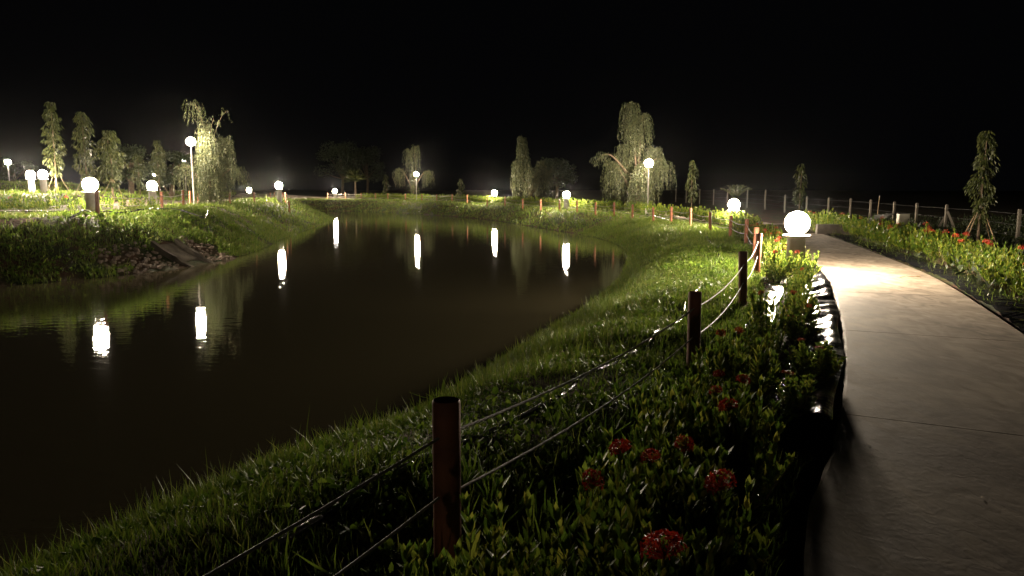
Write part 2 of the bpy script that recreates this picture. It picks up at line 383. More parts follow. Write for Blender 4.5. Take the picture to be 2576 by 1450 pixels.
BOL = [((-15.0, -47.0), 'globe bollard standing on the walk behind the photographer'),
       ((5.0, 13.0), 'nearest globe bollard, rising from the leafy shrubs at the concrete path'),
       ((xat(1847, 28), 28.0), 'second globe bollard along the near walk, just behind a dark post'),
       ((xat(1425, 45.5), 45.5), 'globe bollard on far bank, between the drooping dim willow and the big bright willow'),
       ((xat(1244, 60.5), 60.5), 'globe bollard on far bank, directly behind the middle of the pond'),
       ((xat(843, 80), 80.0), 'globe bollard on far bank in front of the dark round tree'),
       ((xat(703, 46.6), 46.6), 'globe bollard on top of the second grassy mound'),
       ((xat(628, 70), 70.0), 'small distant globe bollard between the left willow and the second mound'),
       ((xat(230, 22.4), 22.4), 'globe bollard on left lawn above the stone drain, behind a leaning dark post'),
       ((xat(82, 38), 38.0), 'left one of the two close together bollards on the left slope'),
       ((xat(113, 37), 37.0), 'right one of the two close together bollards on the left slope'),
       ((xat(379, 33), 33.2), 'globe bollard beside the left path between the slim mast trees and the left willow')]
for (xy, lb) in BOL:
    z = gz(*xy); make_bollard(xy[0], xy[1], z, lb)
for px, D, H, lb, bs in [(20, 60, 3.0, 'pole lamp at the far left edge beyond the two bollards', False), (480, 36, 2.85, 'tall pole lamp glowing in front of the left willow', False),
                         (464, 75, 3.0, 'small distant pole lamp seen just below the tall left lamp', False), (388, 100, 2.9, 'most distant pole lamp above the left path bollard', False),
                         (1047, 73, 2.8, 'pole lamp in front of the small far willow', False), (1632, 38, 2.75, 'pole lamp with white concrete foot beside the big right willow', True)]:
    ly = {20: 410, 480: 360, 464: 405, 388: 440, 1047: 440, 1632: 413}[px]; x = xat(px, D, ly); H = 1.5+(475-ly)*D/1860-gz(x, D); make_pole(x, D, gz(x, D), H, lb, bs)

# ---------------------------------------------------------------- rope fences
def fence(name, label, posts, radii=None):
    root = empty(name, (*posts[0][:2], posts[0][2])); tag(root, label, 'rope fence')
    o = Vector(root.location); P = [Vector((x, y, z)) for x, y, z in posts]; hs = []
    for i, p in enumerate(P):
        h = .70+random.uniform(-.02, .02); hs.append(h); lean = Vector((random.uniform(-.012, .012), random.uniform(-.01, .01), 0)); near = p.y < 14
        r = .054
        MB().lathe([(r, -.25), (r, .15), (r*1.0, h-.012), (r*.98, h-.004), (r*.93, h), (r*.9, h-.006), (.01, h-.008)] if near else [(r, -.1), (r, h-.01), (r*.93, h)], 26 if near else 10).build('post', M['post'], root, True, p-o).rotation_euler = (lean.y*3, lean.x*3, 0)
    for i in range(len(P)-1):
        a, b = P[i], P[i+1]; L_ = (b-a).length
        for zz in (.555, .31):
            A = a+Vector((0, 0, zz+random.uniform(-.01, .01))); B = b+Vector((0, 0, zz+random.uniform(-.01, .01))); sag = .055+.03*random.random()
            if L_ > 5: sag = .08
            pts = [A.lerp(B, t/10)-Vector((0, 0, sag*4*(t/10)*(1-t/10)))-o for t in range(11)]
            MB().tube(pts, .0058 if a.y < 20 else .009, 8 if a.y < 14 else 4).build('rope', M['rope'], root, True)
    return root
near = [(-2.05, -.35), at(1121, 1010, .70), at(1750, 721, .70), at(1874, 637, .70), at(1908, 592, .70), at(1902, 572, .70), at(1879, 549, .70), (xat(1840, 23), 23), (xat(1789, 26.2), 26.2),
        (xat(1739, 29), 29), (xat(1690, 31.2), 31.2), (xat(1645, 33), 33), (xat(1592, 35), 35), (xat(1545, 37), 37), (xat(1498, 39), 39), (xat(1452, 41.7), 41.7), (xat(1408, 44.5), 44.5),
        (xat(1360, 47), 47), (xat(1315, 50.5), 50.5), (xat(1270, 54), 54), (xat(1226, 57), 57), (xat(1175, 61.5), 61.5), (xat(1137, 65.5), 65.5), (xat(1099, 68.5), 68.5), (xat(1061, 71.5), 71.5),
        (xat(1020, 74), 74), (xat(976, 76.5), 76.5), (xat(945, 78), 78), (xat(909, 79.5), 79.5), (xat(870, 81), 81), (xat(824, 81), 81)]
near = [(x, y, hz(x, y)) for x, y in near]
fence('rope_fence', 'long rope fence of rust red posts running from the camera round the far bank', near)
left = [(xat(243, 21.6), 21.6), (xat(407, 27), 27), (xat(461, 31.5), 31.5), (xat(478, 34.6), 34.6), (xat(498, 38), 38), (xat(578, 42), 42), (xat(640, 43), 43), (xat(727, 44), 44), (xat(718, 48), 48),
        (xat(700, 54), 54), (xat(680, 60), 60), (xat(690, 66), 66), (xat(712, 73), 73)]
left = [(x, y, hz(x, y)) for x, y in left]
fence('rope_fence', 'rope fence of rust red posts on the left bank above the stone drain', left)

# concrete wire fence far right
wf = empty('wire_fence', (12, 23, 0)); tag(wf, 'pale concrete post and wire fence at the back on the right', 'wire fence')
wpost = [(2700, 15.5), (2568, 18.6), (2480, 21), (2383, 23.5), (2308, 26), (2251, 28), (2191, 30.5), (2140, 33), (2085, 36), (2030, 39.5), (1975, 43), (1925, 47), (1880, 51), (1830, 55), (1795, 59), (1760, 63), (1726, 67), (1700, 71)]
wo = Vector(wf.location); WP = []
for i, (px, D) in enumerate(wpost):
    x = xat(px, D); z = gz(x, D); WP.append(Vector((x, D, z)))
    if px == 2480: continue
    h = 1.02 if D < 45 else 1.25; MB().box(Vector((x, D, z+h/2-.1))-wo, (.075, .075, h+.2), 0, .012).build('concrete_post', M['wirepost'], wf)
for zz in (.35, .62, .9):
    MB().tube([p+Vector((0, 0, zz))-wo for p in WP], .004, 3).build('wire', M['wire'], wf)
bp_ = WP[3]
dirn = (WP[2]-WP[3]).normalized()
for s in (-1, 1):
    e = bp_+dirn*s*1.0; MB().tube([bp_+Vector((0, -.08, .78))-wo, e+Vector((0, -.08, -.05))-wo], .045, 4).build('brace', M['wirepost'], wf)

# ---------------------------------------------------------------- leaf templates
LEAF8 = ([(0, 0, 0), (-.5, .3, .10), (-.42, .68, .10), (0, 1, 0), (.42, .68, .10), (.5, .3, .10), (0, .35, -.02), (0, .7, -.02)],
         [(0, 6, 1), (1, 6, 7), (1, 7, 2), (2, 7, 3), (0, 5, 6), (5, 7, 6), (5, 4, 7), (4, 3, 7)])
LEAF2 = ([(0, 0, 0), (-.5, .45, .06), (0, 1, 0), (.5, .45, .06)], [(0, 2, 1), (0, 3, 2)])
def leaf_up(t):
    """template leaf lying along +y -> pointing +z"""
    return [(x, -z, y) for x, y, z in t[0]], t[1]
def frames(pos, direc, width, length, spin=None):
    """positions and directions of leaves -> rot, scale for a template pointing +z"""
    d = direc/np.linalg.norm(direc, axis=1)[:, None]; n = len(d)
    a = rng.normal(size=(n, 3)); a -= (a*d).sum(1)[:, None]*d; a /= np.linalg.norm(a, axis=1)[:, None]; b = np.cross(d, a)
    Rm = np.stack([a, b, d], 2); return Rm, np.stack([width, width, length], 1)
def stems_tri(paths, r):
    m = MB()
    for p in paths: m.tube(p, [r*(1-.5*i/(len(p)-1)) for i in range(len(p))], 3, False)
    return m

# ---------------------------------------------------------------- shrubs (ixora)
def shrub_meshes(seed, lod):
    rs = np.random.default_rng(seed); random.seed(seed)
    H = .46; n = {0: 25, 1: 22, 2: 12}[lod]; pos = []; dr = []; wd = []; ln = []; sp = []; tips = []
    for i in range(n):
        a = rs.uniform(0, 2*math.pi); r0 = .07*math.sqrt(rs.random()); r1 = .23*math.sqrt(rs.random()); h = H*(rs.uniform(.6, 1.08)-.35*(r1/.23)**2*.6)
        b0 = np.array([r0*math.cos(a), r0*math.sin(a), 0]); t0 = np.array([r1*math.cos(a)+rs.normal()*.02, r1*math.sin(a)+rs.normal()*.02, h]); mid = (b0+t0)/2+np.array([math.cos(a), math.sin(a), 0])*.03*r1/.2
        pts = [b0, mid, t0]; sp.append(pts); tips.append(t0)
        nl = {0: 12, 1: 10, 2: 6}[lod]
        for k_ in range(nl):
            t = .25+.75*(k_+1)/nl; p = (1-t)**2*b0+2*t*(1-t)*mid+t*t*t0; az = k_*1.57+rs.normal()*.35+i
            el = .35+.95*t+rs.normal()*.15
            s = (.062 if t < .85 else .05)*rs.uniform(.75, 1.2)*{0: 1.12, 1: 1.15, 2: 1.7}[lod]
            for q_ in (0, math.pi):
                pos.append(p); dr.append([math.cos(az+q_)*math.cos(el), math.sin(az+q_)*math.cos(el), math.sin(el)]); ln.append(s); wd.append(s*.34*rs.uniform(.85, 1.15))
        # terminal whorl
        for k_ in range(5 if lod == 0 else 3):
            az = rs.uniform(0, 6.28); el = rs.uniform(.9, 1.4); s = .05*rs.uniform(.8, 1.3)*{0: 1.2, 1: 1.2, 2: 1.7}[lod]
            pos.append(t0); dr.append([math.cos(az)*math.cos(el), math.sin(az)*math.cos(el), math.sin(el)]); ln.append(s); wd.append(s*.36)
    pos = np.array(pos); dr = np.array(dr); Rm, S = frames(pos, dr, np.array(wd), np.array(ln))
    # leaf's flat side faces up: set b axis
    d = dr/np.linalg.norm(dr, axis=1)[:, None]; side = np.cross(d, [0, 0, 1.0]); side /= np.linalg.norm(side, axis=1)[:, None]+1e-6; nb = np.cross(d, side)
    Rm = np.stack([side, nb, d], 2)
    tpl = leaf_up(LEAF8 if lod == 0 else LEAF2); Vv, Ff = scatter(tpl[0], tpl[1], pos, Rm, S)
    lm = tri_mesh('foliage', Vv, Ff, lod == 0); lm.materials.append(M['shrub'])
    sm = stems_tri(sp, .004).mesh('stems'); sm.materials.append(M['stem'])
    return lm, sm, np.array(tips)
def flower_mesh(seed, lod):
    rs = np.random.default_rng(seed); n = {0: 60, 1: 34, 2: 14}[lod]; pos = []; dr = []
    r = .045
    Vs = []
    for i in range(n):
        u = rs.uniform(0, 6.28); c = rs.uniform(-.1, 1); s = math.sqrt(1-c*c) if c < 1 else 0; d = np.array([s*math.cos(u), s*math.sin(u), c*.85]); p = d*r*rs.uniform(.85, 1.1)
        for q_ in range(4 if lod < 2 else 3):
            t = np.cross(d, rs.normal(size=3)); t /= np.linalg.norm(t); pos.append(p); dr.append(t+d*.35)
    pos = np.array(pos); dr = np.array(dr); sz = {0: .02, 1: .02, 2: .03}[lod]; Rm, S = frames(pos, dr, np.full(len(pos), sz*.3), np.full(len(pos), sz)); tpl = leaf_up(LEAF2)
    A = scatter(tpl[0], tpl[1], pos, Rm, S)
    # tube stalks of the florets
    pos2 = np.zeros((n, 3)); pos2[:, 2] = -.02; dr2 = rs.normal(size=(n, 3)); dr2[:, 2] = np.abs(dr2[:, 2])+.2; Rm2, S2 = frames(pos2, dr2, np.full(n, .004), np.full(n, r+.015)); B = scatter(tpl[0], tpl[1], pos2, Rm2, S2)
    m = tri_mesh('flower_head', *join([A, B])); m.materials.append(M['red']); return m
SHR = {l: [shrub_meshes(10*l+s, l) for s in range(5 if l < 2 else 4)] for l in (0, 1, 2)}
FLW = {l: [flower_mesh(50+10*l+s, l) for s in range(3)] for l in (0, 1, 2)}
def place_shrub(x, y, z, lod, flowers, label, group, scale=1.0, fz=None):
    lm, sm, tips = random.choice(SHR[lod])
    r = empty('flowering_shrub' if flowers else 'leafy_shrub', (x, y, z), random.uniform(0, 6.28)); r.scale = (scale, scale, scale*random.uniform(.92, 1.1)); tag(r, label, 'shrub', group)
    link('foliage', lm, None, r)
    if lod < 2: link('stems', sm, None, r)
    for k_ in range(flowers):
        t = tips[np.argsort(-tips[:, 2])[k_*2+random.randint(0, 1)]]; fl = link('flower_head', random.choice(FLW[lod]), None, r, (t[0], t[1], t[2]+.055)); fl.rotation_euler = (random.uniform(-.4, .4), random.uniform(-.4, .4), 0)
        fl.scale = (1, 1, 1) if lod else (.95+.3*random.random(),)*3
    return r
random.seed(21)
placed = []
def ok(x, y, m): return all((x-a)**2+(y-b)**2 > m*m for a, b in placed)
# shrubs that carry the flower heads seen near the camera
for px, py, big in [(1668, 1410, 1.5), (1812, 1240, 1.3), (1490, 1232, 1.0), (1560, 1150, 1.1), (1636, 1172, .9), (1720, 1137, .9), (1832, 1040, 1.1), (1800, 1000, .8), (1980, 945, 1), (1868, 972, .9), (1858, 845, .9),
                    (1812, 850, .8), (2015, 860, .8), (1995, 742, .9), (2060, 880, .8), (1990, 800, .8), (1915, 745, .8), (1950, 640, .9), (2005, 640, 1)]:
    fh_ = (.25 if px > 1950 and py > 780 else .36 if px > 1950 and py > 700 else .47); x, y = at(px, py, fh_); z = gz(x, y)
    if not ok(x, y, .12): continue
    placed.append((x, y)); lm, sm, tips = random.choice(SHR[0]); t = tips[np.argmax(tips[:, 2])]
    r = empty('flowering_shrub', (x-t[0], y-t[1], z)); r.scale = (1, 1, fh_/.47); tag(r, 'leafy shrub with red flower heads between rope fence and concrete path', 'shrub', 'red flowering shrubs in the near bed')
    link('foliage', lm, None, r); link('stems', sm, None, r)
    f_ = link('flower_head', random.choice(FLW[0]), None, r, (t[0], t[1], .50)); f_.scale = (big*.8,)*3; f_.rotation_euler = (.3, -.3, random.random()*6)
sfen = np.array([(p[0], p[1]) for p in near]); SF = resample(catmull(sfen[:17], 8), .05)
def side_strip(curve, o0, o1, y0, y1, step, cb):
    C = resample(curve, step); Nn = normals2(C)
    for c, n_ in zip(C, Nn):
        if not (y0 < c[1] < y1): continue
        cb(c, n_)
INs = IN[(IN[:, 1] > .3)]
def bed(c, n_):
    x, y = c
    # width available between fence and path
    dmin = np.hypot(SF[:, 0]-x, SF[:, 1]-y).min()
    o = .66 if y < 6.5 else .46
    k_ = 0
    while o < dmin-(.36 if y < 11 else .15) and k_ < 6:
        xx = x-n_[0]*o+random.uniform(-.07, .07); yy = y-n_[1]*o+random.uniform(-.09, .09)
        if ok(xx, yy, .25) and math.hypot(xx-5.0, yy-13.0) > .28:
            placed.append((xx, yy)); lod = 0 if yy < 7 else 1 if yy < 16 else 2
            place_shrub(xx, yy, gz(xx, yy), lod, 1 if random.random() < (.12 if yy < 5 else .3) else 0, 'dense leafy shrub with upright stems in the bed between rope fence and path', 'leafy shrubs in the near bed', random.uniform(.82, 1.0)*(.68 if 4.0 < yy < 11.3 and o < .85 else 1))
        o += .32; k_ += 1
side_strip(INs, 0, 0, .9, 22, .33, bed)
def outer_row(c, n_):
    for o, pr in ((.66, 1), (1.08, .9)):
        if random.random() > pr: continue
        xx = c[0]+n_[0]*o+random.uniform(-.08, .08); yy = c[1]+n_[1]*o+random.uniform(-.1, .1)
        if not ok(xx, yy, .24): continue
        placed.append((xx, yy)); lod = 1 if yy < 15 else 2
        place_shrub(xx, yy, gz(xx, yy), lod, (1 if random.random() < .07 else 0) if yy < 12 else (1 if random.random() < .3 else 0), 'leafy shrub in the hedge row along the outer edge of the concrete path', 'hedge shrubs along outer path edge', random.uniform(1.05, 1.3))
Osel = OUT[(OUT[:, 1] > 5) & (OUT[:, 0] > 0) & (OUT[:, 1] < 33)]
side_strip(Osel, 0, 0, 5.5, 30, .42, outer_row)
# far hedge between the rope fence and the walk
farC = IN[(IN[:, 1] > 27)]; farC = farC[:int(np.argmax(farC[:, 0] < -17))]
FH = []
def far_row(c, n_):
    o = .55 if c[1] > 22 else .6
    for o in (.5, .85):
        xx = c[0]-n_[0]*o+random.uniform(-.1, .1); yy = c[1]-n_[1]*o; lm = random.choice(SHR[2])[0]
        co = np.empty(len(lm.vertices)*3); lm.vertices.foreach_get('co', co); co = co.reshape(-1, 3); fi = np.empty(len(lm.polygons)*3, np.int32); lm.polygons.foreach_get('vertices', fi)
        a = random.uniform(0, 6.28); q = random.uniform(1.0, 1.35); ca, sa = math.cos(a)*q, math.sin(a)*q
        FH.append((np.stack([co[:, 0]*ca-co[:, 1]*sa+xx, co[:, 0]*sa+co[:, 1]*ca+yy, co[:, 2]*q+gz(xx, yy)], 1), fi.reshape(-1, 3)))
side_strip(IN[(IN[:, 1] > 20)][:int(np.argmax(IN[(IN[:, 1] > 20)][:, 0] < -17))], 0, 0, 22.2, 90, .42, far_row)
fh = link('hedge', tri_mesh('hedge', *join(FH)), M['shrub']); tag(fh, 'low hedge of small shrubs following the rope fence round the far bank', 'hedge', kind='stuff')
# left row in front of the left path
for px in list(range(-60, 390, 34)):
    pxx = px+random.uniform(-7, 7); D = 23.3+.2*random.random()+(max(px-250, 0)/140)*2.0; x = xat(pxx, D)
    if abs(x-BOL[8][0][0]) < .25 and False: continue
    place_shrub(x, D, gz(x, D), 2, 1 if random.random() < .25 else 0, 'separate small shrub in the row between left lawn and left path', 'small shrubs in a row by the left path', random.uniform(.9, 1.25))

# ---------------------------------------------------------------- grass and weeds (uncountable ground cover)
BLADE = ([(-.5, 0, 0), (.5, 0, 0), (-.36, .10, .55), (.36, .10, .55), (0, .34, 1)], [(0, 1, 3), (0, 3, 2), (2, 3, 4)])
def band_points(n, xr, yr, dr_, extra=None):
    X = rng.uniform(*xr, n); Y = rng.uniform(*yr, n); d = shore_dist(X, Y); m = (d > dr_[0]) & (d < dr_[1])
    if extra is not None: m &= extra(X, Y, d)
    X, Y, d = X[m], Y[m], d[m]; pd = path_dist(X, Y); m = pd > .1; X, Y, d = X[m], Y[m], d[m]
    Z = height(X, Y, d); return np.stack([X, Y, Z], 1), d
def infov(X, Y, d): return (np.abs(X/np.maximum(Y, .1)) < .78) & (Y > 1.0) & ~((np.abs(Y-21.4) < 2.3+.4*np.sin(X*7)) & (X < -8) & (d < 1.25+.2*np.sin(Y*5)) & (X > -12.5))
def patch(X, Y, s, thr):
    return (np.sin(X*s+1.7*np.sin(Y*s*.6+1))*np.sin(Y*s*.9+1.3*np.sin(X*s*.7))+.35*np.sin(X*s*3.1+2)*np.sin(Y*s*2.7)) > thr
specs = [  # n, x range, y range, d range, blade height, width
    (110000, (-4, 4.5), (1.4, 6), (.0, 1.15), .08, .006), (60000, (-4, 2), (1.0, 4), (.8, 4), .05, .007), (40000, (-4, 4.5), (1.4, 6), (1.15, 3.2), .055, .006),
    (120000, (-2, 6), (6, 12), (.0, 3.1), .07, .007), (120000, (0, 9), (12, 22), (.0, 3.3), .065, .010),
    (120000, (2, 10), (22, 36), (0, 4.0), .08, .014), (90000, (-16, -7), (17, 36), (0, 4.2), .10, .018), (60000, (-24, -8), (15, 30), (0, 7.5), .09, .018),
    (160000, (-22, 8), (36, 84), (0, 6), .12, .035), (60000, (-45, -14), (24, 60), (3, 40), .12, .04), (40000, (6, 22), (4, 30), (4, 22), .10, .014)]
parts = []
for n_, xr, yr, dr_, h_, wd_ in specs:
    P_, d_ = band_points(n_, xr, yr, dr_, infov); n = len(P_)
    if not n: continue
    near_ = yr[1] <= 12
    if near_ :
        kp = ~(patch(P_[:, 0], P_[:, 1], 2.3, 1.0)) ; P_ = P_[kp]; d_ = d_[kp]; n = len(P_)
    elif xr[1] < 0:
        kp = ~(patch(P_[:, 0], P_[:, 1], 1.7, .45)) | (rng.random(n) < .15); P_ = P_[kp]; d_ = d_[kp]; n = len(P_)
    az = rng.uniform(0, 6.28, n); tl = np.abs(rng.normal(0, .58, n)); hgt = h_*rng.lognormal(-.05, .42, n)
    clump = .75+.5*(np.sin(P_[:, 0]*6.1+np.sin(P_[:, 1]*5))*np.sin(P_[:, 1]*5.3)*.5+.5); hgt *= clump
    parts.append(scatter(*BLADE, P_-[0, 0, .01], rotm(rng.uniform(0, 6.28, n), tl, az), np.stack([wd_*rng.uniform(.7, 1.3, n), hgt*.6, hgt], 1)))
# tall stalks at the water's edge near the camera
P_, d_ = band_points(26000, (-4, 3.2), (2.5, 10), (.05, .7), lambda X, Y, d: infov(X, Y, d) & patch(X, Y, 1.9, .2) & (rng.random(len(X)) < .06)); n = len(P_)
parts.append(scatter(*BLADE, P_, rotm(rng.uniform(0, 6.28, n), np.abs(rng.normal(0, .16, n)), rng.uniform(0, 6.28, n)), np.stack([np.full(n, .007), .06+0*d_, .2*rng.lognormal(0, .3, n)], 1)))
go = link('grass', tri_mesh('grass', *join(parts)), M['grass']); tag(go, 'green grass growing over the sloping pond banks and lawns', 'grass', kind='stuff')
# broad leaved weeds
parts = []
for n_, xr, yr, dr_, s_ in [(9000, (-4, 4.5), (1.2, 6.5), (.7, 3.6), .034), (9000, (-2, 7), (6.5, 13), (1.2, 3.3), .036), (5000, (3, 9), (12, 20), (1.2, 3.2), .045), (6000, (-16, -8), (16, 30), (.3, 3), .07)]:
    P_, d_ = band_points(n_, xr, yr, dr_, lambda X, Y, d: infov(X, Y, d) & patch(X, Y, 1.3, -.35)); n = len(P_)
    for k_ in range(4):
        az = rng.uniform(0, 6.28, n); tl = rng.uniform(.45, 1.35, n); s = s_*rng.lognormal(0, .3, n); t8 = leaf_up(LEAF8)
        p2 = P_+np.stack([np.cos(az)*.012, np.sin(az)*.012, rng.uniform(.0, .05, n)], 1)
        parts.append(scatter(t8[0], t8[1], p2, rotm(az+math.pi/2, tl, az), np.stack([s*rng.uniform(.4, .85, n), s*.8, s], 1)))
# long strap leaf tufts under the fence
P_, d_ = band_points(5200, (-1.5, 7), (1.5, 16), (2.2, 3.6), lambda X, Y, d: infov(X, Y, d) & patch(X, Y, 3.1, -.1)); n = len(P_)
for k_ in range(6):
    parts.append(scatter(*BLADE, P_, rotm(rng.uniform(0, 6.28, n), rng.uniform(.15, .9, n), rng.uniform(0, 6.28, n)), np.stack([np.full(n, .013), np.full(n, .10), .12*rng.lognormal(0, .3, n)], 1)))
wo_ = link('weeds', tri_mesh('weeds', *join(parts)), M['weed']); tag(wo_, 'broad leaved weeds and strap leaves covering the ground beside the rope fence', 'weeds', kind='stuff')
# distant undergrowth on the right beyond the hedge
P_, d_ = band_points(9000, (6, 26), (7, 34), (3, 30), lambda X, Y, d: infov(X, Y, d) & (X > .42*Y+2.2) & patch(X, Y, .9, -.2)); n = len(P_); parts = []
for k_ in range(4):
    parts.append(scatter(*leaf_up(LEAF2), P_+np.stack([0*d_, 0*d_, rng.uniform(.02, .3, n)], 1), rotm(rng.uniform(0, 6.28, n), rng.uniform(.2, 1.5, n), rng.uniform(0, 6.28, n)), np.stack([np.full(n, .05), np.full(n, .05), .12*rng.lognormal(0, .3, n)], 1)))
uo = link('undergrowth', tri_mesh('undergrowth', *join(parts)), M['dark_leaf']); tag(uo, 'dark weedy undergrowth between the right hedge and the wire fence', 'undergrowth', kind='stuff')

# ---------------------------------------------------------------- trees
def willow(name, label, x, y, limbs, trunk_r, strand_leaf=.13, per=26, seed=1):
    """limbs: list of (points[(x,z,y)...], n strands, hang length range)"""
    rs = np.random.default_rng(seed); r = empty(name, (x, y, hz(x, y)-.05)); tag(r, label, 'tree', 'willows round the pond')
    tr = MB(); pos = []; dr = []
    for pts, ns, (h0, h1) in limbs:
        c = catmull([(p[0], p[2], p[1]) for p in pts], 6); n = len(c)
        tr.tube(c, [trunk_r*(max(.95-1.25*i/(n-1), .13) if ns > 8 else .3*(1-.7*i/(n-1))) for i in range(n)], 6)
        for _ in range(ns):
            t = rs.uniform(.35, 1)**.8; p = c[int(t*(n-1))].copy(); az = rs.uniform(0, 6.28); out = rs.uniform(.05, .42); rise = rs.uniform(0, .25); L_ = rs.uniform(h0, h1)
            top = p+[math.cos(az)*out, math.sin(az)*out, rise]; m = int(per*L_/1.2)+6
            L_ = min(L_, max(top[2]-.25, .2))
            for k_ in range(m):
                q = k_/m
                if q < .2: w_ = p+(top-p)*(q/.2)
                else:
                    s = (q-.2)/.8; w_ = top+[math.cos(az)*.22*s**.6, math.sin(az)*.22*s**.6, -L_*s]+rs.normal(size=3)*.012
                pos.append(w_); dr.append([rs.normal()*.5, rs.normal()*.5, -1])
    tr.build('trunk', M['bark'], r, True)
    pos = np.array(pos); dr = np.array(dr); n = len(pos); Rm, S = frames(pos, dr, strand_leaf*.2*rs.uniform(.7, 1.3, n), strand_leaf*rs.uniform(.7, 1.3, n)); tp = leaf_up(LEAF2)
    fm = tri_mesh('foliage', *scatter(tp[0], tp[1], pos, Rm, S)); link('foliage', fm, M['willow'], r); return r
# left willow: leaning top tuft, full hanging body, arching branch to the right
willow('willow_tree', 'big willow with a separate leaning top tuft behind the tall left lamp', xat(528, 37.5), 37.5, [
    ([(0, 0, 0), (.1, 1.8, 0), (-.1, 3.8, .1), (-.45, 5.1, .1), (-.75, 5.2, .1)], 34, (.5, 1.1)),
    ([(0, 0, 0), (0, 1.5, 0), (.0, 3.0, 0), (.05, 4.2, 0)], 140, (1.2, 2.9)),
    ([(0, 1, 0), (.2, 2.6, -.3), (.25, 3.9, -.4)], 130, (1.2, 3.0)),
    ([(0, .9, 0), (.35, 2.1, .1), (.65, 3.1, .2), (.8, 3.6, .2)], 110, (1.4, 2.8)),
    ([(0, .9, 0), (-.35, 2.0, .3), (-.6, 2.8, .5)], 70, (1.0, 2.3)),
    ([(0, .7, 0), (.3, 1.7, -.5), (.4, 2.5, -.7)], 70, (1.0, 2.0)),
    ([(0, .8, 0), (.8, 1.8, 0), (1.35, 2.05, 0), (1.6, 1.7, 0)], 45, (.4, 1.0)),
    ([(0, .9, 0), (-.7, 1.7, .2), (-1.2, 2.2, .3), (-1.35, 2.0, .3)], 40, (.8, 1.5)),
    ([(0, 1.8, 0), (.3, 3.4, 0), (.75, 4.5, 0), (1.1, 4.9, 0)], 7, (.2, .4)), ([(0, 1.8, 0), (.1, 3.5, 0), (.4, 4.5, 0)], 5, (.2, .4))], .085, seed=3)
willow('willow_tree', 'tallest willow, brown topped with an arching side branch, beside the white footed pole lamp', xat(1598, 40.5), 40.5, [
    ([(0, 0, 0), (0, 2, 0), (-.1, 4.2, 0), (-.25, 5.6, 0), (-.42, 5.75, 0)], 110, (.8, 2.4)),
    ([(0, 1.5, 0), (.2, 3.4, .1), (.2, 5.0, .1), (.4, 5.2, .1)], 80, (.8, 2.0)),
    ([(0, 1.0, 0), (-.4, 2.4, .3), (-.6, 3.4, .4), (-.7, 3.6, .4)], 90, (1.2, 2.4)),
    ([(0, .9, 0), (.5, 2.4, .2), (.95, 3.4, .3), (1.1, 3.4, .3)], 120, (1.2, 2.6)),
    ([(0, .8, 0), (-.8, 2.2, 0), (-1.2, 2.7, 0), (-1.3, 2.5, 0)], 70, (.9, 2.0)),
    ([(-.5, 2.2, 0), (-1.2, 3.0, -.1), (-1.7, 3.2, -.1), (-2.05, 2.9, -.1)], 26, (.3, .8)),
    ([(.4, 2.0, 0), (1.0, 2.9, 0), (1.5, 2.8, 0), (1.75, 2.4, 0)], 60, (.6, 1.6)),
    ([(0, .7, 0), (0, 1.8, -.6), (.1, 2.6, -.8)], 90, (1.0, 2.2)), ([(0, .7, 0), (.6, 1.4, .2), (.8, 2.2, .5)], 50, (1.0, 2.0))], .10, seed=4)
willow('willow_tree', 'small far willow behind the pole lamp on the far bank', xat(1040, 77), 77, [
    ([(0, 0, 0), (0, 2.5, 0), (-.2, 4.4, 0), (-.6, 5.3, 0)], 40, (.8, 2.0)), ([(0, 1, 0), (.3, 3, 0), (.2, 5.2, 0), (.5, 5.5, 0)], 40, (.6, 1.8)),
    ([(0, 1, 0), (-.9, 2.8, 0), (-1.5, 3.2, 0), (-1.7, 2.8, 0)], 40, (.8, 1.8)), ([(0, 1, 0), (.9, 2.6, 0), (1.6, 3.0, 0), (1.8, 2.7, 0)], 40, (.8, 1.8)), ([(0, .8, 0), (.1, 2, -.5), (0, 3, -.8)], 40, (1, 2))], .1, .2, 14, 5)
willow('willow_tree', 'dim drooping willow between the two far bank bollards right of centre', xat(1335, 62), 62, [
    ([(0, 0, 0), (-.3, 2.5, 0), (-.6, 4.6, 0), (-.8, 5.6, 0)], 110, (1.2, 3.0)), ([(0, 1, 0), (.6, 2.8, 0), (1.0, 3.6, 0)], 90, (1, 2.4)),
    ([(0, 1, 0), (-1.0, 2.8, .3), (-1.2, 3.6, .3)], 90, (1, 2.6)), ([(0, .8, 0), (1.2, 2.4, 0), (1.8, 3.0, 0)], 60, (1, 2)), ([(0, .8, 0), (0, 2, -.7), (0, 3, -1)], 70, (1, 2.2))], .12, .2, 16, 6)

